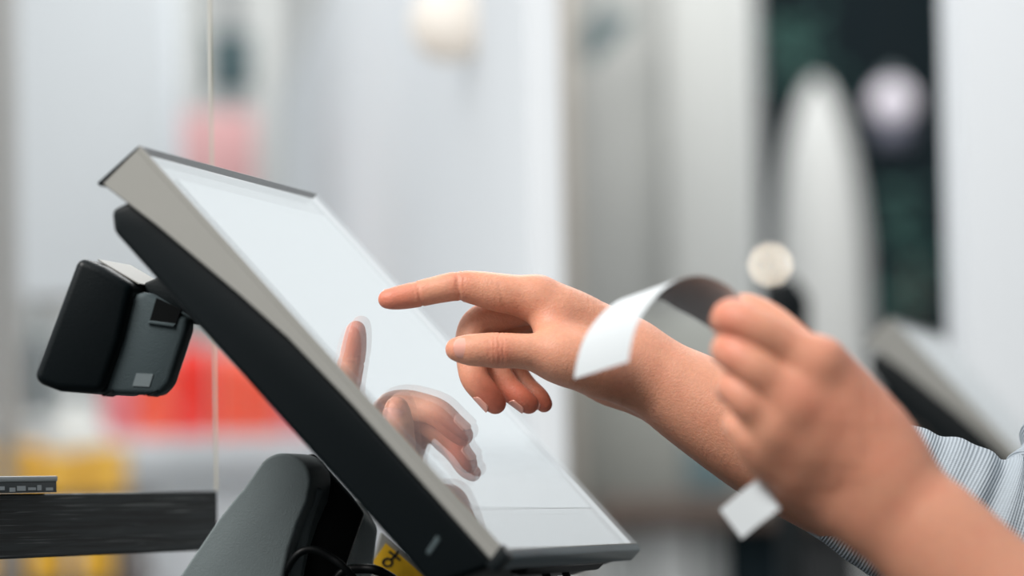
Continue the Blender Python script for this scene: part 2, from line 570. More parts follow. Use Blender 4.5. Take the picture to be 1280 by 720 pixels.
prism('rating_label', sidepts([(166, 466), (187, 467), (182, 483), (161, 482)], ZC, 0.0055), sidepts([(166, 466), (187, 467), (182, 483), (161, 482)], ZC, 0.007), M_steel, cdisp)
for xx in (122, 178):
    prism('seam_clip', sidepts([(xx, 493), (xx + 15, 487), (xx + 15, 489), (xx + 3, 495)], ZC, 0.0045), sidepts([(xx, 493), (xx + 15, 487), (xx + 15, 489), (xx + 3, 495)], ZC, 0.02), M_rubber, cdisp)
prism('display_top_panel', sidepts([(112, 322), (164, 352.5), (164, 354), (112, 324)], ZC, 0.012), sidepts([(112, 322), (164, 352.5), (164, 354), (112, 324)], ZC, 0.062), M_grey, cdisp)

# stand: two side arms, mechanism, foot
ZS = 1.985


def arc(cx, cy, r, a0, a1, n):
    return [(cx + r * math.cos(math.radians(a0 + (a1 - a0) * i / n)), cy + r * math.sin(math.radians(a0 + (a1 - a0) * i / n))) for i in range(n + 1)]


arm = arc(353, 602, 35.5, -136, 6, 14) + [(384, 628), (372, 655), (361, 688), (352, 730), (330, 902), (95, 902), (150, 835), (225, 719), (273, 648), (297, 618), (303, 612)]
prism('stand_arm', sidepts(arm, ZS), sidepts(arm, ZS, 0.038), M_stand, term, 0.0022, 3, 30)
arm2 = [(x * 0.93 + 42, y + 2) for x, y in arm[2:]]
prism('stand_arm', sidepts([(438, 620), (456, 630), (472, 660), (463, 735), (427, 902), (330, 902), (422, 735)], ZS + 0.09),
      sidepts([(438, 620), (456, 630), (472, 660), (463, 735), (427, 902), (330, 902), (422, 735)], ZS + 0.13), M_bar, term, 0.002, 2)
mech = [(368, 575), (392, 566), (440, 620), (456, 642), (434, 705), (425, 902), (300, 902), (370, 720), (362, 640)]
prism('tilt_mechanism', sidepts(mech, ZS + 0.042), sidepts(mech, ZS + 0.085), M_rubber, term, 0.002, 2)
prism('inner_cover', sidepts([(389, 606), (404, 612), (392, 645), (381, 690), (372, 740), (330, 902), (352, 730), (371, 655)], ZS + 0.012),
      sidepts([(389, 606), (404, 612), (392, 645), (381, 690), (372, 740), (330, 902), (352, 730), (371, 655)], ZS + 0.045), M_stand, term, 0.001, 1)
wbox('foot_plate', base_c.x - 0.16, base_c.x + 0.07, base_c.y - 0.09, base_c.y + 0.13, 0.965, 0.985, M_charcoal, term, 0.006, 3)
# yellow sticker on a grey back plate behind the stand
st_pl = prism('rear_plate', sidepts([(476, 664), (560, 735), (520, 830), (440, 800)], ZS + 0.15), sidepts([(476, 664), (560, 735), (520, 830), (440, 800)], ZS + 0.16), M_grey, term, 0.001, 1)
SZ = ZS + 0.1485
stick = prism('yellow_sticker', sidepts([(482, 679), (545, 731), (529, 760), (465, 703)], SZ), sidepts([(482, 679), (545, 731), (529, 760), (465, 703)], SZ, 0.0004), M_yellow, st_pl)


def ring_glyph(name, cx, cy, r, wdt, zz, parent, n=20, sy=1.0):
    v = []; f = []
    for i in range(n):
        a = 2 * math.pi * i / n
        for rr in (r - wdt, r):
            v.append(wp(cx + rr * math.cos(a), cy + rr * sy * math.sin(a), zz))
    for i in range(n):
        j = (i + 1) % n
        f.append((2 * i, 2 * i + 1, 2 * j + 1, 2 * j))
    return build(name, v, f, M_ink, parent)


ring_glyph('letter_o', 484.5, 703, 7.2, 3.0, SZ - 0.0004, stick, 20, 0.85)


def stroke(name, a, b, wd, zz, parent):
    ax, ay = a; bx, by = b
    l = math.hypot(bx - ax, by - ay); nx, ny = -(by - ay) / l * wd / 2, (bx - ax) / l * wd / 2
    q = [(ax + nx, ay + ny), (bx + nx, by + ny), (bx - nx, by - ny), (ax - nx, ay - ny)]
    return build(name, [wp(x, y, zz) for x, y in q], [(0, 1, 2, 3)], M_ink, parent)


stroke('letter_x', (486, 689), (500, 700), 3, SZ - 0.0004, stick)
stroke('letter_x', (499, 688), (488, 701), 3, SZ - 0.0004, stick)

# cables hanging from the back and from the lower edge of the screen
def pxpath(pts): return [wp(x, y, z) for x, y, z in pts]


tube('cable', pxpath([(345, 790, 1.99), (352, 730, 1.99), (368, 697, 1.985), (388, 687, 1.985), (412, 696, 1.985), (438, 718, 1.985), (470, 770, 2.0), (480, 900, 2.0)]), 0.0021, M_rubber, term)
tube('cable', pxpath([(400, 760, 2.0), (425, 718, 2.0), (452, 711, 2.0), (478, 716, 2.0), (505, 740, 2.02), (520, 800, 2.05)]), 0.0026, M_rubber, term)
zb = 1.93
tube('cable', pxpath([(583, 690, zb), (588, 712, zb), (592, 760, zb), (585, 850, zb)]), 0.0026, M_rubber, term)
cb = tube('cable', pxpath([(638, 690, zb + .05), (639, 712, zb + .05), (640, 760, zb + .05), (630, 850, zb + .05)]), 0.0017, M_rubber, term)
tube('cable_collar', pxpath([(638.5, 708, zb + .05), (639.2, 713, zb + .05)]), 0.0034, M_rubber, cb, sub=2)
tube('cable', pxpath([(668, 690, zb + .09), (680, 710, zb + .09), (690, 760, zb + .09), (680, 850, zb + .1)]), 0.0022, M_rubber, term)
tube('cable', pxpath([(688, 692, zb + .12), (705, 712, zb + .12), (716, 760, zb + .12), (700, 850, zb + .1)]), 0.0020, M_rubber, term)
# connector strip under the lower edge
tslab('port_cover', 0.07, 0.24, [(PH - 0.002, -0.0095), (PH + 0.004, -0.0098), (PH + 0.004, -0.016), (PH - 0.002, -0.02)], M_rubber, term, 0.001, 1)

# second terminal further back along the row of tills
for o in list(term.children):
    pass
term2 = copy_tree(term)
TL2 = wp(1112, 396, 2.9)
term2.location = Vector(term.location) + (TL2 - TL)
term2['label'] = 'out-of-focus touchscreen terminal farther back at right, behind the hand with the receipt'
t = tag(empty('till_counter', (term2.location.x, term2.location.y, 0)), 'low grey till counter carrying the blurred second terminal', 'counter')
cz = term2.location.z
wbox('worktop', term2.location.x - 0.2, term2.location.x + 0.30, term2.location.y - 0.25, term2.location.y + 0.4, cz - 0.03, cz, M_greyp, t, 0.003)
wbox('cabinet_body', term2.location.x - 0.17, term2.location.x + 0.27, term2.location.y - 0.2, term2.location.y + 0.37, 0, cz - 0.03, M_greyp, t, 0.003)

# ------------------------------------------------------------------ shelf with clear screen at left
sh = tag(empty('wooden_shelf', (xat(100, 2.1), 2.1, wp(100, 690, 2.1).z)), 'black-stained wooden shelf board with pale grain at lower left', 'shelf')
nA = wp(-170, 617, 1.93); nB = wp(272, 617, 2.24)
topz = wp(100, 616, 2.05).z
thick = 0.0345
fd = Vector((nB.x - nA.x, nB.y - nA.y, 0))
back = Vector((-fd.y, fd.x, 0)).normalized() * 0.16
a0 = Vector((nA.x, nA.y, topz)); b0 = Vector((nB.x, nB.y, topz))
v, f = loft2([a0 - Vector((0, 0, thick)), b0 - Vector((0, 0, thick)), b0 + back - Vector((0, 0, thick)), a0 + back - Vector((0, 0, thick))],
             [a0, b0, b0 + back, a0 + back])
board = build('shelf_board', v, f, M_wood, sh, 0.0008, 1)
gat = board.data.attributes.new('grain', 'FLOAT_VECTOR', 'POINT')
fdn = fd.normalized()
vals = []
for vv in board.data.vertices:
    r = vv.co - a0
    vals += [r.dot(fdn), r.z - r.dot(back.normalized()), 0]
gat.data.foreach_set('vector', vals)
# bracket that carries the shelf out of the frame
wbox('shelf_post', a0.x - 0.20, a0.x - 0.16, a0.y + 0.1, a0.y + 0.14, 0.965, topz - thick, M_black2, sh, 0.002)
v, f = loft2([a0 - Vector((0.20, -0.10, thick)), a0 + Vector((0.02, 0.10, -thick)), a0 + Vector((0.02, 0.14, -thick)), a0 - Vector((0.20, -0.14, thick))],
             [a0 - Vector((0.20, -0.10, thick + 0.02)), a0 + Vector((0.02, 0.10, -thick - 0.02)), a0 + Vector((0.02, 0.14, -thick - 0.02)), a0 - Vector((0.20, -0.14, thick + 0.02))])
build('shelf_bracket', v, f, M_black2, sh)

# clear acrylic sneeze screen standing on the shelf
gl = tag(empty('acrylic_screen', wp(200, 616, 2.26)), 'tall clear acrylic screen whose vertical cut edge rises from the shelf end', 'screen')
e0 = wp(271, 616, 2.255)
e1 = Vector((e0.x - 0.001, e0.y, topz + 0.0005))
ln = Vector((-1, -0.11, 0)).normalized() * 0.62
th = Vector((0.11, -1, 0)).normalized() * -0.005
hh = Vector((0, 0, 0.55))
build('pane', [e1, e1 + ln, e1 + ln + hh, e1 + hh], [(0, 1, 2, 3)], M_pane, gl)
prism('pane_edge', [e1, e1 + th, e1 + th + Vector((0.0016, 0, 0)), e1 + Vector((0.0016, 0, 0))],
      [q + hh for q in (e1, e1 + th, e1 + th + Vector((0.0016, 0, 0)), e1 + Vector((0.0016, 0, 0)))], M_pane_edge, gl)

# small flat case lying on the shelf
bx = tag(empty('flat_case', wp(20, 612, 2.06)), 'flat white-lidded case with a dark printed side lying on the wooden shelf', 'case')
c0 = wp(75, 612, 2.075); c0.z = topz + 0.0006
ux = -fdn; uy = back.normalized()


def casebox(name, u0, u1, w0, w1, h0, h1, material, parent, bev=0.0):
    q = [c0 + ux * u0 + uy * w0, c0 + ux * u1 + uy * w0, c0 + ux * u1 + uy * w1, c0 + ux * u0 + uy * w1]
    return prism(name, [p + Vector((0, 0, h0)) for p in q], [p + Vector((0, 0, h1)) for p in q], material, parent, bev, 2)


cbod = casebox('case_body', 0, 0.13, 0.002, 0.05, 0, 0.0058, mat('dark_printed_card', (60, 68, 72), 0.5), bx, 0.0004)
casebox('case_lid', -0.0004, 0.131, 0.0015, 0.0505, 0.0058, 0.0088, M_paper, bx, 0.0006)
random.seed(9)
u = 0.004
while u < 0.125:
    l = random.uniform(0.004, 0.010)
    h0 = random.uniform(0.0004, 0.0018)
    casebox('printed_mark', u, u + l, 0.0018, 0.0022, h0, h0 + random.uniform(0.0014, 0.0030), mat('pale_print', (190, 196, 200), 0.5), cbod)
    u += l + random.uniform(0.001, 0.005)

# ------------------------------------------------------------------ implicit surfaces for the arms
class Field:
    def __init__(self, lo, hi, h):
        self.lo = np.array(lo, float); self.h = h
        self.n = np.ceil((np.array(hi) - self.lo) / h).astype(int) + 1
        self.ax = [(self.lo[i] + h * np.arange(self.n[i])).astype(np.float32) for i in range(3)]

    def new(self): return np.full(self.n, 60.0, np.float32)

    def box(self, lo, hi):
        a = np.maximum(np.floor((np.array(lo) - self.lo) / self.h).astype(int), 0)
        b = np.minimum(np.ceil((np.array(hi) - self.lo) / self.h).astype(int) + 1, self.n)
        return tuple(slice(a[i], max(a[i], b[i])) for i in range(3))

    def cone(self, out, a, b, r1, r2, pad):
        lo = np.minimum(a - r1, b - r2) - pad; hi = np.maximum(a + r1, b + r2) + pad
        sl = self.box(lo, hi)
        if any(s.stop <= s.start for s in sl): return
        X = self.ax[0][sl[0]][:, None, None] - np.float32(a[0])
        Y = self.ax[1][sl[1]][None, :, None] - np.float32(a[1])
        Z = self.ax[2][sl[2]][None, None, :] - np.float32(a[2])
        ba = (b - a).astype(np.float32); l2 = float(ba @ ba) + 1e-9
        t = np.clip((X * ba[0] + Y * ba[1] + Z * ba[2]) / np.float32(l2), 0, 1)
        d = np.sqrt((X - t * ba[0]) ** 2 + (Y - t * ba[1]) ** 2 + (Z - t * ba[2]) ** 2) - (r1 + (r2 - r1) * t).astype(np.float32)
        out[sl] = np.minimum(out[sl], d)

    def chain(self, pts, sub=4, pad=14.0):
        out = self.new()
        longest = max(np.linalg.norm(np.array(p)[:3] - np.array(q)[:3]) for p, q in zip(pts[:-1], pts[1:]))
        sp = smooth_path(pts, int(min(14, max(sub, longest / 3.5))))
        for p, q in zip(sp[:-1], sp[1:]):
            self.cone(out, p[:3], q[:3], p[3], q[3], pad)
        P = np.array([p for p in sp])
        lo = (P[:, :3] - P[:, 3:4]).min(0) - pad; hi = (P[:, :3] + P[:, 3:4]).max(0) + pad
        return out, self.box(lo, hi)


def smin(a, b, k):
    h = np.maximum(k - np.abs(a - b), 0) / k
    return np.minimum(a, b) - h * h * k * 0.25


def surface_nets(F, lo, h):
    S = F < 0
    nx, ny, nz = F.shape
    c = [S[i:nx - 1 + i, j:ny - 1 + j, k:nz - 1 + k] for i in (0, 1) for j in (0, 1) for k in (0, 1)]
    anyin = c[0].copy(); allin = c[0].copy()
    for q in c[1:]:
        anyin |= q; allin &= q
    act = anyin & ~allin
    I = np.argwhere(act)
    ids = np.full(act.shape, -1, np.int64)
    ids[act] = np.arange(len(I))
    corners = [(i, j, k) for i in (0, 1) for j in (0, 1) for k in (0, 1)]
    val = {cn: F[I[:, 0] + cn[0], I[:, 1] + cn[1], I[:, 2] + cn[2]].astype(float) for cn in corners}
    acc = np.zeros((len(I), 3)); cnt = np.zeros(len(I))
    for a in corners:
        for axis in range(3):
            if a[axis] == 0:
                b = list(a); b[axis] = 1; b = tuple(b)
                va, vb = val[a], val[b]
                cr = (va < 0) != (vb < 0)
                t = np.where(cr, va / np.where(cr, va - vb, 1), 0)
                p = np.array(a, float)[None, :].repeat(len(I), 0)
                p[:, axis] += t
                acc += np.where(cr[:, None], p, 0); cnt += cr
    V = (I + acc / cnt[:, None]) * h + lo
    faces = []
    for axis in range(3):
        s0 = [slice(None)] * 3; s1 = [slice(None)] * 3
        s0[axis] = slice(0, -1); s1[axis] = slice(1, None)
        A = S[tuple(s0)]; B = S[tuple(s1)]
        ch = np.argwhere(A != B)
        o1, o2 = [(1, 2), (2, 0), (0, 1)][axis]
        ok = (ch[:, o1] > 0) & (ch[:, o2] > 0) & (ch[:, o1] < F.shape[o1] - 1) & (ch[:, o2] < F.shape[o2] - 1)
        ch = ch[ok]
        q = []
        for da, db in ((0, 0), (-1, 0), (-1, -1), (0, -1)):
            cc = ch.copy(); cc[:, o1] += da; cc[:, o2] += db
            q.append(ids[cc[:, 0], cc[:, 1], cc[:, 2]])
        q = np.stack(q, 1)
        flip = ~A[ch[:, 0], ch[:, 1], ch[:, 2]]
        q[flip] = q[flip][:, ::-1]
        faces.append(q)
    Q = np.concatenate(faces)
    Q = Q[(Q >= 0).all(1)]
    return V, Q


def vnormals(V, Q):
    n = np.cross(V[Q[:, 2]] - V[Q[:, 0]], V[Q[:, 3]] - V[Q[:, 1]])
    N = np.zeros_like(V)
    for k in range(4): np.add.at(N, Q[:, k], n)
    return N / (np.linalg.norm(N, axis=1, keepdims=True) + 1e-12)


def J(z0, rows):
    return [np.append(cmm(px, py, z0 + dz / 1000.0), r) for px, py, dz, r in rows]


def make_arm(z0, palm, palm_k, fingers, h, flush, creases, mm_pad=4, fk=6.0):
    allp = np.array([p for ch in palm + fingers for p in J(z0, ch)])
    lo = (allp[:, :3] - allp[:, 3:4]).min(0) - mm_pad; hi = (allp[:, :3] + allp[:, 3:4]).max(0) + mm_pad
    F = Field(lo, hi, h)
    P = F.new()
    for ch in palm:
        a, sl = F.chain(J(z0, ch))
        P[sl] = smin(P[sl], a[sl], palm_k)
    T = P.copy()
    for ch in fingers:
        a, sl = F.chain(J(z0, ch), 5)
        loc = smin(P[sl], a[sl], fk)
        T[sl] = smin(T[sl], loc, 1.0)
    V, Q = surface_nets(T, F.lo, h)
    # relax the grid steps a little
    for it in range(2):
        acc = np.zeros_like(V); cnt = np.zeros(len(V))
        for a, b in ((0, 1), (1, 2), (2, 3), (3, 0)):
            np.add.at(acc, Q[:, a], V[Q[:, b]]); np.add.at(cnt, Q[:, a], 1)
            np.add.at(acc, Q[:, b], V[Q[:, a]]); np.add.at(cnt, Q[:, b], 1)
        V = V * 0.6 + 0.4 * acc / cnt[:, None]
    N = vnormals(V, Q)
    # N should point out of the flesh
    cen = V.mean(0)
    # skin creases: fine grooves across the finger
    for (px, py, dz, qx, qy, qz, sx, sy, sz, rad, depth, wid) in creases:
        c = cmm(px, py, z0 + dz / 1000.0)
        ax = np.array([qx, qy, qz], float); ax /= np.linalg.norm(ax)
        sd = np.array([sx, sy, sz], float); sd /= np.linalg.norm(sd)
        r = V - c
        s = r @ ax
        rr = np.linalg.norm(r - s[:, None] * ax, axis=1)
        wob = 0.35 * np.sin(0.9 * (r @ np.cross(ax, sd)))
        g = np.exp(-((s + wob) / wid) ** 2) * (rr < rad) * np.clip((N @ sd) * 2.0 + 0.2, 0, 1)
        V = V - N * (depth * g)[:, None]
    fl = np.zeros(len(V))
    for (px, py, dz, rad, amt) in flush:
        c = cmm(px, py, z0 + dz / 1000.0)
        fl += amt * np.exp(-((np.linalg.norm(V - c, axis=1) / rad) ** 2))
    return V, Q, np.clip(fl, 0, 1)


# right arm: index finger reaching for the screen
ZR = 2.037
r_palm = [
    [(672, 373, 6, 11.3), (720, 396, 9, 12.8), (778, 436, 16, 15.5)],
    [(682, 376, 24, 11.0), (730, 402, 25, 12.5), (780, 438, 27, 15)],
    [(692, 386, 41, 10.4), (735, 410, 39, 12), (784, 444, 38, 14)],
    [(704, 400, 56, 9.4), (745, 424, 51, 11), (788, 454, 46, 13)],
    [(692, 398, 3, 9.5), (692, 420, -4, 10), (694, 440, -11, 10.5)],
    [(705, 446, -13, 12.6), (725, 451, -11, 14.8), (750, 459, -5, 16.2), (782, 466, 6, 16.5)],
    [(735, 462, 46, 12.5), (768, 476, 40, 14.0), (790, 482, 32, 13.6)],
    [(720, 425, 24, 15), (760, 450, 24, 17)],
    [(775, 443, 15, 18.5), (803, 456, 15, 20.0), (835, 480, 14, 22.5), (868, 500, 14, 25), (968, 556, 10, 30.5), (1060, 600, 5, 33), (1180, 655, 0, 38)],
    [(780, 455, 40, 16), (803, 464, 39, 18.0), (835, 486, 36, 20), (868, 506, 33, 22.5), (968, 563, 28, 28), (1060, 605, 20, 31), (1180, 660, 12, 36)],
]
r_fingers = [
    # index
    [(484.5, 374.0, -3, 5.1), (492, 373.2, -3, 5.9), (505, 371.0, -2, 6.6), (523, 367.5, -1, 7.0), (548, 361.8, 0, 7.4), (574, 357.5, 1, 8.0), (598, 360.5, 2, 9.2), (625, 366, 3, 10.4), (672, 373, 6, 11.3)],
    # middle, curled
    [(619, 504, 8, 5.9), (610, 494, 8, 6.9), (594, 474, 9, 7.6), (589, 452, 12, 7.9), (588, 425, 15, 8.3), (597, 404, 18, 8.6), (625, 392, 20, 9.2), (682, 377, 24, 10.6)],
    # ring
    [(661, 505, 18, 5.4), (652, 498, 18, 6.3), (635, 484, 21, 7.0), (621, 462, 24, 7.5), (611, 436, 30, 8.0), (622, 412, 35, 8.2), (650, 398, 38, 8.8), (692, 387, 41, 10.0)],
    # little
    [(680, 505, 30, 4.6), (673, 496, 30, 5.4), (658, 483, 33, 6.0), (645, 466, 37, 6.5), (636, 446, 44, 7.0), (646, 424, 50, 7.3), (670, 412, 53, 7.9), (704, 401, 56, 9.0)],
    # thumb
    [(571.5, 436.5, -21, 6.3), (579, 437, -21, 7.4), (592, 437.5, -21, 8.5), (608, 437.5, -20.5, 9.0), (622, 438, -20, 9.5), (642, 438.5, -18.5, 9.3), (662, 440, -17, 9.7), (686, 444, -15, 11.2), (712, 449, -13, 13.4)],
]
r_flush = [(480, 372, -3, 14, 0.75), (505, 380, -4, 10, 0.35), (574, 350, -3, 9, 0.45), (523, 366, -5, 7, 0.25), (622, 440, -28, 8, 0.55), (570, 437, -22, 8, 0.35),
           (618, 505, 4, 11, 0.9), (600, 480, 4, 12, 0.5), (660, 506, 14, 11, 0.9), (640, 488, 14, 12, 0.5), (680, 505, 28, 10, 0.85), (676, 350, 6, 9, 0.3), (790, 430, 10, 30, 0.1), (680, 400, 0, 14, 0.15)]
r_creases = [
    (574, 357, 1, -1, 0.1, 0, 0, -1, -0.55, 12, 0.55, 0.8), (570, 357, 1, -1, 0.1, 0, 0, -1, -0.4, 12, 0.4, 0.6), (580, 357.5, 1, -1, 0.1, 0, 0, -1, -0.3, 12, 0.35, 0.6),
    (573, 358, 1, -1, 0.1, 0, 0, 0.8, -0.8, 12, 0.7, 0.8), (523, 368, 0, -1, 0.2, 0, 0, -0.6, -0.8, 11, 0.35, 0.6), (518, 369, 0, -1, 0.2, 0, 0, -0.9, -0.5, 11, 0.3, 0.5),
    (525, 368, 0, -1, 0.2, 0, 0, 0.8, -0.8, 11, 0.5, 0.7), (626, 366, 3, -1, 0.25, 0, 0, 0.9, -0.6, 13, 0.25, 0.9),
    (618, 438, -20, -1, 0, 0, 0, -0.1, -1, 13, 0.40, 0.6), (624, 438, -20, -1, 0, 0, 0, -0.2, -1, 13, 0.5, 0.7), (629, 438, -20, -1, 0, 0, 0, -0.2, -1, 13, 0.4, 0.6), (612, 438, -20, -1, 0, 0, 0, 0, -1, 13, 0.25, 0.5),
]
VR, QR, FR = make_arm(ZR, r_palm, 11.0, r_fingers, 0.85, r_flush, r_creases)

# left arm: fist holding the receipt, nearer the camera
ZL = 1.735
l_palm = [
    [(1022, 457, 0, 11.4), (1060, 515, 2, 13), (1108, 590, 5, 16)],
    [(1000, 507, -3, 11.4), (1045, 550, -1, 13), (1102, 606, 3, 16)],
    [(975, 538, 1, 10.8), (1030, 578, 3, 12.5), (1092, 620, 6, 15)],
    [(960, 570, 9, 9.6), (1015, 606, 10, 12), (1084, 636, 10, 14.5)],
    [(1040, 474, 25, 12), (1068, 507, 18, 13.5), (1104, 552, 10, 15.5), (1118, 585, 8, 16)],
    [(1000, 600, 20, 12), (1045, 628, 18, 13.5), (1085, 642, 14, 14)],
    [(1020, 530, 16, 15), (1070, 580, 14, 17)],
    [(1030, 462, 8, 11.5), (1052, 490, 8, 13), (1085, 540, 7, 15)],
    [(1012, 480, 1, 9.6), (988, 521, 0, 9.6), (967, 553, 5, 9.0)],
    [(1030, 520, 3, 12), (1010, 556, 4, 12), (1000, 580, 8, 11)],
    [(1108, 590, 6, 18), (1128, 622, 5, 20), (1172, 664, 2, 23), (1240, 735, -2, 26), (1330, 825, -6, 32), (1420, 900, -8, 36)],
    [(1082, 630, 10, 17), (1105, 648, 9, 19), (1155, 688, 6, 22), (1228, 752, 2, 25.5), (1330, 835, 0, 31), (1420, 905, 0, 35)],
]
l_fingers = [
    [(930, 392, 44, 6.2), (918, 396, 36, 7.2), (910, 402, 22, 8.0), (916, 397, 4, 8.8), (945, 411, -2, 9.3), (985, 436, -1, 10.2), (1022, 457, 0, 11.2)],
    [(952, 448, 42, 6.5), (930, 442, 38, 7.5), (912, 438, 22, 8.2), (917, 440, 3, 8.9), (942, 458, -4, 9.4), (970, 482, -4, 10.2), (1000, 507, -3, 11.2)],
    [(950, 500, 42, 6.2), (930, 492, 37, 7.2), (916, 486, 22, 7.9), (921, 485, 4, 8.5), (938, 502, -2, 9.0), (955, 520, 0, 9.8), (975, 538, 1, 10.6)],
    [(952, 545, 40, 5.6), (934, 538, 36, 6.4), (922, 532, 24, 6.9), (925, 532, 9, 7.4), (936, 545, 5, 7.9), (946, 557, 7, 8.6), (960, 570, 9, 9.4)],
    [(922, 386, 52, 6.4), (935, 388, 52, 7.8), (962, 404, 48, 9.2), (1000, 436, 38, 9.6), (1040, 474, 26, 11.5)],
]
l_flush = [(905, 395, -6, 14, 0.6), (1000, 500, -14, 11, 0.1), (1018, 508, -12, 9, 0.25), (905, 437, -6, 12, 0.35), (1070, 480, 5, 40, 0.18), (910, 487, -4, 12, 0.25), (1060, 430, 10, 20, 0.15), (1090, 560, -10, 40, 0.2)]
VL, QL, FL = make_arm(ZL, l_palm, 10.0, l_fingers, 1.1, l_flush, [], fk=8.0)

pe = tag(empty('person', (0.50, 1.93, 0.0)), 'person in a light grey knit sweater pointing at the touchscreen and holding a receipt', 'person')
VA = np.concatenate([mm_to_world(VR), mm_to_world(VL)])
QA = np.concatenate([QR, QL + len(VR)])
me = bpy.data.meshes.new('body')
me.from_pydata(VA.tolist(), [], QA.tolist())
at = me.attributes.new('flush', 'FLOAT', 'POINT')
at.data.foreach_set('value', np.concatenate([FR, FL]).astype(np.float32))
me.update()
# upper arms and chest under the sweater carry the two forearms as one body
bm = bmesh.new(); bm.from_mesh(me); bm.faces.ensure_lookup_table()
fR = max(range(len(QR)), key=lambda i: VA[QA[i][0]][0])
fL = max(range(len(QR), len(QA)), key=lambda i: VA[QA[i][0]][0] - VA[QA[i][0]][2])
faceR, faceL = bm.faces[fR], bm.faces[fL]
vR = list(faceR.verts); vL = list(faceL.verts)
bmesh.ops.delete(bm, geom=[faceR, faceL], context='FACES_ONLY')
knots = [(wp(1240, 688, 2.043), 0.03), (wp(1320, 700, 2.045), 0.036), (wp(1425, 500, 2.08), 0.036), (Vector((0.44, 2.08, 1.33)), 0.03),
         (Vector((0.515, 2.02, 1.28)), 0.07), (Vector((0.515, 1.86, 1.28)), 0.07), (Vector((0.44, 1.81, 1.33)), 0.03), (wp(1590, 650, 1.75), 0.036), (wp(1510, 930, 1.735), 0.034)]
rings = [vR]
for i, (c, r) in enumerate(knots):
    a = knots[max(i - 1, 0)][0]; b = knots[min(i + 1, len(knots) - 1)][0]
    tt = (b - a).normalized(); nn = tt.orthogonal().normalized(); bb = tt.cross(nn)
    rings.append([bm.verts.new(c + nn * (r * math.cos(k * math.pi / 2)) + bb * (r * math.sin(k * math.pi / 2))) for k in range(4)])
rings.append(vL)
for ra, rb in zip(rings[:-1], rings[1:]):
    for k in range(4):
        bm.faces.new((ra[k], ra[(k + 1) % 4], rb[(k + 1) % 4], rb[k]))
bmesh.ops.recalc_face_normals(bm, faces=bm.faces); bm.to_mesh(me); bm.free()
body = link_mesh('body', me, M_skin, pe, True)
tag(body, 'bare hands and forearms with extended index finger and closed fist')


# fingernails
def nail(name, c, axis, normal, wid, lng, R, lift=0.25):
    """curved plate; c in camera mm = centre of the nail bed, axis towards the fingertip"""
    a = np.array(axis, float); a /= np.linalg.norm(a)
    n = np.array(normal, float); n = n - a * (n @ a); n /= np.linalg.norm(n)
    s = np.cross(a, n)
    NU, NV = 12, 10
    verts = []; faces = []
    for layer in (0, 1):
        for j in range(NV + 1):
            b = -1 + 2 * j / NV
            hw = (max(0.0, 1 - abs(b) ** 3.5)) ** 0.5 if b > 0 else (max(0.0, 1 - abs(b) ** 5)) ** 0.5
            hw = max(hw, 0.25)
            for i in range(NU + 1):
                x = (-1 + 2 * i / NU) * hw * wid / 2
                th = x / R
                p = c + a * (b * lng / 2) + s * (R * math.sin(th)) + n * (R * math.cos(th) - R - 0.10 * b * abs(b) - (0.9 if layer else 0) + lift)
                verts.append(p)
    W = NU + 1; L = W * (NV + 1)
    for j in range(NV):
        for i in range(NU):
            q = (j * W + i, j * W + i + 1, (j + 1) * W + i + 1, (j + 1) * W + i)
            faces.append(q); faces.append(tuple(L + k for k in q[::-1]))
    for j in range(NV):
        for i in (0, NU):
            faces.append((j * W + i, (j + 1) * W + i, L + (j + 1) * W + i, L + j * W + i))
    for i in range(NU):
        for j in (0, NV):
            faces.append((j * W + i, j * W + i + 1, L + j * W + i + 1, L + j * W + i))
    me = bpy.data.meshes.new(name)
    me.from_pydata([tuple(v) for v in mm_to_world(np.array(verts))], [], faces)
    me.update()
    bm = bmesh.new(); bm.from_mesh(me); bmesh.ops.recalc_face_normals(bm, faces=bm.faces); bm.to_mesh(me); bm.free()
    return link_mesh(name, me, M_nail, body, True, 60)


def nail_on(px, py, dz, r, axis, normal, wid, lng, z0=ZR, lift=0.25):
    a = np.array(axis, float); a /= np.linalg.norm(a)
    n = np.array(normal, float); n = n - a * (n @ a); n /= np.linalg.norm(n)
    nail('fingernail', cmm(px, py, z0 + dz / 1000.0) + n * r, axis, normal, wid, lng, r * 0.95, lift)


nail_on(579.5, 436.8, -21, 7.45, (-1, -0.03, -0.06), (-0.05, -0.16, -1), 12.0, 11.5, ZR, 0.45)
nail_on(611, 496, 8, 6.75, (0.67, 0.74, 0), (-0.70, 0.64, -0.30), 9.5, 10.5, ZR, 0.3)
nail_on(652.5, 498.8, 18, 6.2, (0.8, 0.6, 0), (-0.50, 0.70, -0.35), 8.5, 9.5, ZR, 0.3)
nail_on(674.5, 498.5, 30, 5.2, (0.62, 0.78, 0), (-0.5, 0.5, -0.5), 7.0, 8.0, ZR, 0.25)
nail_on(491, 373.2, -3, 5.6, (-1, 0.12, 0), (0, -0.75, 0.85), 9.0, 10.0, ZR, 0.05)

# sweater: sleeve with folds, cuff, body
def W4(px, py, z, rmm): return tuple(wp(px, py, z)) + (rmm / 1000.0,)


random.seed(3)
ph = [random.uniform(0, 6.28) for _ in range(8)]


def folds(S, th, i):
    g = min(1.0, max(0.0, (S - 0.010) / 0.05))
    a = math.sin(2 * math.pi * S / 0.0165 + 1.6 * math.sin(th + ph[0]) + ph[1])
    b = math.sin(2 * math.pi * S / 0.029 + 2.2 * math.sin(th + ph[2]) + ph[3])
    return 1 + g * (0.026 * a + 0.036 * b) + 0.01 * math.sin(3 * th + ph[4])


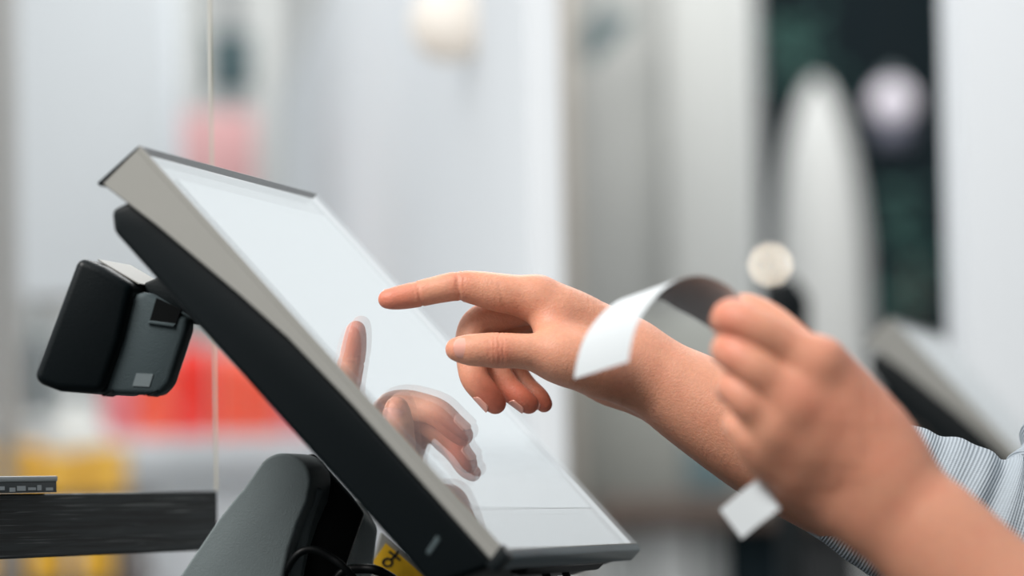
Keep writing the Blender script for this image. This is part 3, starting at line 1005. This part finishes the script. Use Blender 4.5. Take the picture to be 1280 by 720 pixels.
sleeve_path = [W4(1062, 596, 2.048, 36.5), W4(1100, 616, 2.047, 40), W4(1165, 648, 2.045, 45), W4(1240, 688, 2.043, 52), W4(1320, 700, 2.045, 56), W4(1385, 620, 2.06, 54),
               W4(1425, 500, 2.08, 56), W4(1470, 330, 2.095, 60), (0.43, 2.085, 1.335, 0.066), (0.485, 2.055, 1.345, 0.062), (0.53, 2.02, 1.33, 0.05)]
# sweater torso (outside the frame) as a stack of rings
sw = tube('sweater', sleeve_path, 0.05, M_knit, pe, 64, 14, folds, True, True)
sw['label'] = 'light grey ribbed knit sweater sleeve bunched at the elbow'
cuffp = [W4(1045, 587, 2.049, 35.6), W4(1050, 589.5, 2.049, 36.4), W4(1082, 606, 2.048, 37.6), W4(1096, 613, 2.048, 37.8)]


def cuff_rib(S, th, i): return 1 + 0.012 * math.sin(th * 66)


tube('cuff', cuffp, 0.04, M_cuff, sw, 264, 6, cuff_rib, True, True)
tube('sleeve', [W4(1385, 870, 1.735, 43), W4(1440, 915, 1.735, 50), W4(1500, 940, 1.735, 56), W4(1540, 850, 1.74, 56), W4(1590, 650, 1.75, 58), W4(1650, 420, 1.765, 62), (0.43, 1.80, 1.335, 0.066), (0.485, 1.83, 1.345, 0.062), (0.53, 1.87, 1.33, 0.05)],
     0.05, M_knit, sw, 48, 12, folds, True, True)
trs = [(0.86, 0.135, 0.17), (0.95, 0.13, 0.165), (1.05, 0.125, 0.16), (1.15, 0.13, 0.17), (1.25, 0.135, 0.185), (1.33, 0.125, 0.19), (1.385, 0.10, 0.165), (1.42, 0.075, 0.10), (1.455, 0.06, 0.065)]
verts = []; faces = []
for (zz, rx, ry) in trs:
    for k in range(40):
        a = 2 * math.pi * k / 40
        verts.append((0.515 + rx * math.cos(a), 1.94 + ry * math.sin(a), zz))
for i in range(len(trs) - 1):
    for k in range(40):
        faces.append((i * 40 + k, i * 40 + (k + 1) % 40, (i + 1) * 40 + (k + 1) % 40, (i + 1) * 40 + k))
faces.append(tuple(range(40))[::-1]); faces.append(tuple(range(len(verts) - 40, len(verts))))
me = bpy.data.meshes.new('torso'); me.from_pydata(verts, [], faces)
at = me.attributes.new('along', 'FLOAT', 'POINT'); at.data.foreach_set('value', [v[2] for v in verts])
at = me.attributes.new('around', 'FLOAT', 'POINT'); at.data.foreach_set('value', [abs((k % 40) / 20 - 1) for k in range(len(verts))])
me.update()
link_mesh('sweater_front', me, M_knit, sw, True)
for yy in (1.86, 2.03):
    o = tube('trouser_leg', [(0.53, yy, 0.03, 0.06), (0.53, yy, 0.45, 0.075), (0.52, yy, 0.80, 0.095), (0.515, yy * 0.7 + 1.94 * 0.3, 0.93, 0.105)], 0.08, M_dark, pe, 24, 5)
    tube('shoe', [(0.59, yy, 0.035, 0.036), (0.52, yy, 0.04, 0.04), (0.40, yy, 0.032, 0.032), (0.36, yy, 0.028, 0.022)], 0.04, M_rubber, pe, 16, 4)

# ------------------------------------------------------------------ receipt
rc_near = [(786, 452, 1.772), (789, 432, 1.772), (797, 405, 1.772), (812, 380, 1.772), (835, 357, 1.772), (862, 345.5, 1.772), (888, 347, 1.772), (912, 359, 1.772), (930, 377, 1.772), (940, 395, 1.772)]
path = smooth_path([np.array(wp(*p)) for p in rc_near], 6)
wv = (RGT * -0.024 - UPV * 0.009 + FWD * 0.050)
wv_len = 0.057
wv = wv.normalized() * wv_len


def ribbon(name, path, wvs, material, parent=None, th=0.00012, nw=8, curl=0.0):
    vs = []; fs = []
    n = len(path)
    for layer in (0, 1):
        for i, p in enumerate(path):
            a = Vector(path[max(i - 1, 0)]); b = Vector(path[min(i + 1, n - 1)])
            tt = (b - a).normalized(); wv_ = wvs[i]
            nn = tt.cross(wv_).normalized()
            for k in range(nw + 1):
                s = k / nw
                vs.append(Vector(p) + wv_ * s + nn * (th * layer + curl * 4 * s * (1 - s)))
    Wd = nw + 1; L = n * Wd
    for i in range(n - 1):
        for k in range(nw):
            q = (i * Wd + k, i * Wd + k + 1, (i + 1) * Wd + k + 1, (i + 1) * Wd + k)
            fs.append(q); fs.append(tuple(L + j for j in q[::-1]))
    for i in range(n - 1):
        for k in (0, nw):
            fs.append((i * Wd + k, (i + 1) * Wd + k, L + (i + 1) * Wd + k, L + i * Wd + k))
    for k in range(nw):
        for i in (0, n - 1):
            fs.append((i * Wd + k, i * Wd + k + 1, L + i * Wd + k + 1, L + i * Wd + k))
    me = bpy.data.meshes.new(name)
    me.from_pydata([tuple(v) for v in vs], [], fs); me.update()
    bm = bmesh.new(); bm.from_mesh(me); bmesh.ops.recalc_face_normals(bm, faces=bm.faces); bm.to_mesh(me); bm.free()
    return link_mesh(name, me, material, parent, True, 50)


# the strip runs on through the fist and comes out below it
hid = [(944, 440, 1.774), (946, 500, 1.774), (950, 560, 1.772), (955, 588, 1.764), (951, 597, 1.752), (942, 603, 1.750), (925, 616, 1.754), (900, 637, 1.762)]
ctr = [Vector(p) for p in path]
full = smooth_path([np.array(p) for p in path[:-1:3]] + [np.array(path[-1])] + [np.array(wp(*p)) for p in hid], 4)
nvis = len(path)
wvs = []
w_a = wv
w_b = (RGT * 0.0095 - UPV * 0.0128 - FWD * 0.009)
N_ = len(full)
for i in range(N_):
    tpar = min(1, max(0, (i / (N_ - 1) - 0.55) / 0.35))
    wvs.append(w_a.lerp(w_b, tpar))
rcpt = ribbon('receipt', full, wvs, M_paper)
tag(rcpt, 'curled strip of white receipt paper held in the fist in front', 'receipt')

# ------------------------------------------------------------------ background of the shop, far out of focus
def slab(name, px0, px1, py0, py1, z, dep, material, label=None, cat=None, kind=None, parent=None, bevel=0.004, group=None):
    o = wbox(name, xat(px0, z), xat(px1, z), z, z + dep, zat(py1, z, (px0 + px1) / 2), zat(py0, z, (px0 + px1) / 2), material, parent, bevel)
    tag(o, label, cat, group, kind)
    return o


def receding(name, ax, az, bx_, bz, ztop, zbot, thick, material):
    A = Vector((xat(ax, az), az, 0)); B = Vector((xat(bx_, bz), bz, 0))
    n = Vector((-(B - A).y, (B - A).x, 0)).normalized() * thick
    q = [A, B, B + n, A + n]
    return prism(name, [p + Vector((0, 0, zbot)) for p in q], [p + Vector((0, 0, ztop)) for p in q], material, None, 0.003)


# long white partition receding from the middle to the left
pt = receding('wall_partition', 706, 3.35, 372, 8.2, 1.95, 0.0, 0.03, M_white); tag(pt, kind='structure')
knob = tag(empty('door_lock', wp(510, 178, 5.1)), 'small round grey lock on the white partition', 'lock')
kc = wp(512, 178, 4.95)
ball('lock_body', kc, 0.011, M_steel, knob, (1, 1, 1))
lathe('lock_rose', (kc.x, kc.y, kc.z - 0.004), [(0.006, 0), (0.013, 0.002), (0.013, 0.006), (0.006, 0.008)], M_steel, knob)
# white end wall at right, receding to the right
wr = receding('wall_right', 1182, 3.75, 1560, 3.85, 1.80, 0.0, -0.05, M_white); tag(wr, kind='structure')
# far white posts
tag(slab('trim_1', 320, 349, -260, 900, 6.2, 0.08, M_greyp), kind='structure')
tag(slab('trim_2', 939, 951, -260, 640, 5.2, 0.04, M_offwhite), kind='structure')
tag(slab('trim_3', -12, 12, -260, 900, 5.0, 0.06, mat('warm_grey_post', (150, 146, 142), 0.7)), kind='structure')
# grey panels in the middle
tag(slab('wall_panel', 720, 838, -260, 640, 6.4, 0.05, M_greyp), kind='structure')
tag(slab('wall_panel', 838, 942, -260, 640, 6.3, 0.05, M_greyp), kind='structure')
tag(slab('wall_return', 700, 722, -260, 900, 6.0, 0.4, mat('taupe_panel', (150, 143, 134), 0.7)), kind='structure')


# dark opening at right with lamps, a plant and a covered rack
tag(slab('wall_recess', 952, 1215, -300, 900, 8.2, 0.05, M_dark), kind='structure')
rk = wp(1030, 480, 6.8)
pxm = 6.8 / FPX
prof = [(62, -700), (62, -300), (61, -60), (60, 0), (58, 90), (56, 180), (50, 240), (42, 290), (30, 335), (16, 368), (5, 382)]
rack = tag(empty('covered_rack', (rk.x, rk.y, 0)), 'tall rounded rack under a pale cover in the dark opening', 'rack')
lathe('fabric_cover', rk, [(r * pxm, h * pxm) for r, h in prof], M_offwhite, rack, 28)
for k in range(4):
    a = k * math.pi / 2 + 0.6
    tube('leg', [(rk.x + 0.06 * math.cos(a), rk.y + 0.06 * math.sin(a), 0.0), (rk.x + 0.06 * math.cos(a), rk.y + 0.06 * math.sin(a), rk.z - 690 * pxm)], 0.01, M_steel, rack, 8, 2)


def pendant(name, px, py, z, rpx, material, label, cord_top, drop=False):
    c = wp(px, py, z); r = rpx / FPX * z
    p = tag(empty(name, c), label, 'lamp', 'pendant lamps in the background')
    ball('globe', c, r, material, p)
    lathe('lamp_cap', (c.x, c.y, c.z + r * 0.9), [(r * 0.45, 0), (r * 0.4, r * 0.3), (r * 0.12, r * 0.45)], M_steel, p, 16)
    tube('cord', [(c.x, c.y, c.z + r * 1.2), (c.x, c.y, cord_top)], 0.0015, M_rubber, p, 6, 2)
    if drop:
        lathe('lower_bowl', (c.x, c.y, c.z - r * 2.1), [(r * 0.2, 0), (r * 0.7, r * 0.25), (r * 0.85, r * 0.8), (r * 0.6, r * 1.3)], mat('smoked_glass', (104, 104, 120), 0.3), p, 20)
    return p


M_globe = mat('opal_globe', (214, 208, 216), 0.4, emit=(214, 206, 216), estr=0.35)
M_warm = mat('warm_glow_globe', (226, 220, 212), 0.4, emit=(255, 236, 215), estr=0.2)
M_bulb = mat('lit_bulb', (255, 244, 225), 0.4, emit=(255, 238, 214), estr=11.0)
pendant('pendant_lamp', 1116, 128, 7.2, 27, M_globe, 'round lilac-white pendant globe lamp hanging in the dark opening', 3.2, True)
pendant('pendant_lamp', 562, 28, 3.85, 50, M_warm, 'large warm white globe standing in for a lamp reflection, in front of the white partition', 3.0)  # glowing globe added in place of a blurred lamp reflection
pendant('pendant_lamp', 963, 331, 6.9, 6, M_bulb, 'small glowing bulb just above the hand with the receipt', 3.2)


def plant(px, py, z, wpx, hpx, label, hang=False):
    c = wp(px, py, z); s_ = z / FPX
    p = tag(empty('leafy_plant', (c.x, c.y, c.z)), label, 'plant')
    vs = []; fs = []
    for i in range(70):
        o = Vector((random.gauss(0, 0.36) * wpx * s_, random.gauss(0, 0.3) * wpx * s_, random.uniform(-0.5, 0.5) * hpx * s_)) + c
        a = random.uniform(0, 6.28); l = 20 * s_ * random.uniform(0.7, 1.3); w_ = l * 0.28
        dd = Vector((math.cos(a), math.sin(a) * 0.6, random.uniform(-0.7, 0.7))).normalized()
        sd = dd.orthogonal().normalized(); up = dd.cross(sd)
        b = len(vs)
        vs += [o, o + dd * l * 0.45 + sd * w_ + up * w_ * 0.3, o + dd * l, o + dd * l * 0.45 - sd * w_ + up * w_ * 0.3]
        fs += [(b, b + 1, b + 2), (b, b + 2, b + 3)]
    me = bpy.data.meshes.new('foliage'); me.from_pydata([tuple(v) for v in vs], [], fs); me.update()
    fo = link_mesh('foliage', me, mat('leaf_green', (52, 98, 88), 0.5, vary=0.3, nscale=20), p, True)
    fo['kind'] = 'stuff'
    if hang:
        tube('hanging_cord', [(c.x, c.y, c.z), (c.x, c.y, 3.2)], 0.003, M_rubber, p, 6, 2)
    else:
        tube('stem', [(c.x, c.y, 0.3), (c.x + 0.01, c.y, c.z)], 0.008, M_brown, p, 8, 2)
        lathe('pot', (c.x, c.y, 0), [(0.10, 0), (0.14, 0.28), (0.15, 0.30), (0.12, 0.31)], M_charcoal, p, 20)
    return p


random.seed(12)
plant(1136, 330, 7.8, 40, 200, 'tall green plant standing in the dark opening beside the white wall')
plant(985, 66, 7.8, 60, 90, 'green hanging plant at the top left of the dark opening', True)

# black display on a pole behind the fist
pd = wp(985, 395, 3.62)
p = tag(empty('pole_display', (pd.x, pd.y, 0.0)), 'black pole display standing just behind the fist, mostly hidden by it', 'display')
hx = [(950, 352), (992, 345), (1012, 372), (1012, 440), (960, 446)]
prism('display_head', [wp(x, y, 3.62) for x, y in hx], [wp(x, y, 3.66) for x, y in hx], M_black, p, 0.003, 2)
tube('pole', [(pd.x, pd.y + 0.02, 0.02), (pd.x, pd.y + 0.02, pd.z - 0.03)], 0.012, M_black2, p, 14, 2)
lathe('foot', (pd.x, pd.y + 0.02, 0), [(0.06, 0), (0.06, 0.015), (0.03, 0.03), (0.015, 0.05)], M_black2, p, 24)

# worktop and cupboards in the middle distance
tag(slab('wall_low', 716, 952, 395, 640, 6.28, 0.015, mat('grey_green_panel', (150, 152, 147), 0.7)), kind='structure')
cn = wp(850, 640, 6.0)
c_ = tag(empty('service_counter', (cn.x, cn.y, 0)), 'service counter with a brown worktop and pale and dark cupboard doors', 'counter')
slab('worktop', 742, 1075, 620, 656, 5.9, 0.35, M_brown, parent=c_)
zt = zat(656, 5.95, 850)
for nm, a, b, mt_ in (('cupboard_door', 745, 800, M_greyp), ('cupboard_door', 803, 861, M_offwhite), ('cupboard_door', 869, 896, M_greyp),
                      ('cupboard_door', 900, 985, M_dark), ('cupboard_door', 988, 1070, mat('black_door', (8, 12, 14), 0.5))):
    dr = wbox(nm, xat(a, 5.95), xat(b, 5.95), 5.95, 5.97, 0.08, zt, mt_, c_, 0.003)
    xm = xat((a * 0.25 + b * 0.75), 5.95)
    tube('handle', [(xm, 5.945, zt - 0.25), (xm, 5.93, zt - 0.24), (xm, 5.93, zt - 0.16), (xm, 5.945, zt - 0.15)], 0.004, M_steel, dr, 8, 3)
wbox('plinth', xat(745, 5.95), xat(1070, 5.95), 5.98, 6.22, 0.0, zt, M_dark, c_)
tg = slab('teal_box', 856, 918, 545, 619, 5.98, 0.12, mat('teal_grey_card', (92, 112, 116), 0.7), 'teal-grey box standing on the brown worktop', 'box')

# left: white wall cabinet, poster, packages on a display
tag(slab('wall_cabinet', 22, 212, -300, 372, 4.7, 0.2, M_white, 'white wall cabinet with a level lower edge at upper left', 'cabinet'))
tag(slab('wall_left', 205, 262, -260, 560, 6.6, 0.04, M_greyp), kind='structure')
tag(slab('dark_sign', 262, 322, 36, 112, 7.4, 0.03, mat('teal_grey_sign', (58, 80, 84), 0.6), 'dark teal sign beside the acrylic screen edge', 'sign'))
wbox('sign_post', xat(288, 7.44), xat(294, 7.44), 7.44, 7.46, 0, zat(60, 7.44, 290), M_steel, bpy.data.objects['dark_sign'])
tag(slab('red_poster', 196, 346, 138, 250, 6.5, 0.02, mat('faded_poster', (205, 158, 158), 0.7), 'pinkish red poster just above the top of the touchscreen', 'poster'))
ds = wp(260, 545, 5.5)
dspl = tag(empty('display_table', (ds.x, ds.y, 0)), 'white display table carrying the red packets', 'table')
tzt = zat(545, 5.5, 250)
wbox('table_top', xat(112, 5.5), xat(392, 5.5), 5.5, 5.75, tzt - 0.06, tzt, M_white, dspl, 0.004)
wbox('front_panel', xat(116, 5.5), xat(388, 5.5), 5.52, 5.54, 0.05, tzt - 0.06, M_white, dspl, 0.003)
wbox('side_panel', xat(116, 5.5), xat(120, 5.5), 5.54, 5.74, 0.0, tzt - 0.06, M_white, dspl)
wbox('side_panel', xat(384, 5.5), xat(388, 5.5), 5.54, 5.74, 0.0, tzt - 0.06, M_white, dspl)
pk = [(128, 168, 462, M_pink, 'faded pink-red packet at the left end of the display table'), (172, 212, 448, M_redor, 'orange-red packet beside the faded pink packet'),
      (216, 262, 432, M_red, 'tall pure red packet in the middle of the display table'), (268, 306, 440, M_redor, 'orange-red packet just right of the tall pure red one'),
      (310, 344, 448, M_redor, 'shorter orange-red packet beside the stand'), (348, 384, 452, M_pink, 'pale pink packet at the right end, behind the touchscreen')]
for (x0, x1, yt, mm_, lab) in pk:
    X0, X1 = xat(x0, 5.6), xat(x1, 5.6); zt_ = zat(yt, 5.6, 250)
    q = tag(empty('packet', ((X0 + X1) / 2, 5.6, tzt)), lab, 'packet', 'packets on the display table')
    wbox('packet_body', X0, X1, 5.58, 5.63, tzt + 0.0005, zt_ - 0.012, mm_, q, 0.006)
    prism('folded_top', [(X0 + 0.002, 5.59, zt_ - 0.012), (X1 - 0.002, 5.59, zt_ - 0.012), (X1 - 0.002, 5.62, zt_ - 0.012), (X0 + 0.002, 5.62, zt_ - 0.012)],
          [(X0 + 0.004, 5.604, zt_), (X1 - 0.004, 5.604, zt_), (X1 - 0.004, 5.606, zt_), (X0 + 0.004, 5.606, zt_)], mm_, q)
# amber boxes and white globe at far left
zsh = zat(612, 5.0, 40)
rk2 = tag(empty('low_rack', (xat(40, 5.0), 5.1, 0)), 'dark low rack holding the amber boxes at far left', 'rack')
for (yy) in (622, 730):
    wbox('rack_board', xat(-120, 5.0), xat(156, 5.0), 4.98, 5.42, zat(yy, 5.0, 40) - 0.012, zat(yy, 5.0, 40), M_brown, rk2)
for xx in (-118, 150):
    wbox('rack_post', xat(xx, 5.0), xat(xx + 4, 5.0), 5.0, 5.28, 0, zat(622, 5.0, 40) - 0.012, M_brown, rk2)
am = [(-84, -32, 552, 622, 'amber box cut by the left frame edge above the rack board'), (-28, 38, 556, 622, 'wide amber box in front of the white jar, above the rack board'),
      (42, 98, 566, 622, 'amber box hiding the foot of the white jar'), (102, 148, 560, 622, 'amber box right of the white jar'),
      (-60, 14, 650, 730, 'amber box on the lower board at the frame edge'),
      (30, 72, 650, 730, 'amber box on the lower board under the white jar'), (92, 136, 650, 730, 'amber box on the lower board nearest the display table')]
for (x0, x1, y0, y1, lab) in am:
    zb_ = zat(622 if y1 == 622 else 730, 5.0, 40)
    q = tag(empty('amber_box', (xat((x0 + x1) / 2, 5.0), 5.1, zb_)), lab, 'box', 'amber boxes on the low rack')
    X0, X1 = xat(x0, 5.02), xat(x1, 5.02)
    zt_ = zb_ + (y1 - y0) * 5.0 / FPX
    wbox('box_body', X0, X1, 5.02, 5.12, zb_ + 0.0005, zt_ - 0.015, M_orange, q, 0.003)
    wbox('box_lid', X0 - 0.001, X1 + 0.001, 5.019, 5.121, zt_ - 0.015, zt_, M_orange, q, 0.003)
jc = wp(75, 622, 5.06); jc.z = zsh - 10 * 5.0 / FPX
u_ = 5.06 / FPX
jar = tag(empty('round_jar', (jc.x, jc.y, zat(622, 5.0, 40))), 'round white jar behind the amber boxes below the customer display', 'jar')
lathe('jar_body', (jc.x, 5.27, zat(622, 5.0, 40) + 0.0005), [(18 * u_, 0), (36 * u_, 14 * u_), (48 * u_, 45 * u_), (46 * u_, 75 * u_), (30 * u_, 100 * u_), (20 * u_, 108 * u_)], M_offwhite, jar, 28)
lathe('jar_lid', (jc.x, 5.27, zat(622, 5.0, 40) + 108 * u_), [(21 * u_, 0), (22 * u_, 6 * u_), (10 * u_, 10 * u_), (4 * u_, 16 * u_)], M_offwhite, jar, 20)
# dark bottles on a wall ledge
lz = zat(520, 5.9, 40)
tag(wbox('wall_ledge', xat(-150, 5.9), xat(172, 5.9), 5.88, 6.1, lz - 0.02, lz, M_offwhite, None, 0.003), 'pale wall ledge carrying the dark bottles at far left', 'ledge')
for (px, hpx, rpx, lab) in ((2, 150, 16, 'tall dark teal bottle cut by the left frame edge'), (44, 138, 14, 'dark teal bottle on the ledge left of the customer display'), (150, 60, 18, 'short dark bottle half hidden below the customer display')):
    un = 5.95 / FPX
    q = tag(empty('dark_bottle', (xat(px, 5.95), 5.97, lz)), lab, 'bottle', 'dark bottles on the ledge')
    lathe('bottle_body', (xat(px, 5.95), 5.97, lz + 0.0005), [(rpx * un, 0), (rpx * un, hpx * 0.62 * un), (rpx * 0.4 * un, hpx * 0.78 * un), (rpx * 0.36 * un, hpx * 0.94 * un)], mat('dark_teal_glass', (18, 40, 46), 0.2), q, 20)
    lathe('bottle_cap', (xat(px, 5.95), 5.97, lz + hpx * 0.94 * un), [(rpx * 0.42 * un, 0), (rpx * 0.42 * un, hpx * 0.06 * un)], M_rubber, q, 16)
# dark angular sign near the top of the grey panels
hs = wp(752, 40, 6.1)
so = tag(empty('angled_sign', hs), 'slanted dark teal sign high up beside the white partition', 'sign')
v, f = loft2([wp(722, 60, 6.1), wp(735, 20, 6.1), (wp(788, 14, 6.1)), wp(790, 30, 6.1), wp(735, 84, 6.1)],
             [wp(722, 60, 6.12), wp(735, 20, 6.12), (wp(788, 14, 6.12)), wp(790, 30, 6.12), wp(735, 84, 6.12)])
build('sign_board', v, f, mat('slate_teal_board', (92, 106, 108), 0.7), so)
tube('sign_rod', [tuple(hs), (hs.x, hs.y, 3.2)], 0.004, M_steel, so, 6, 2)
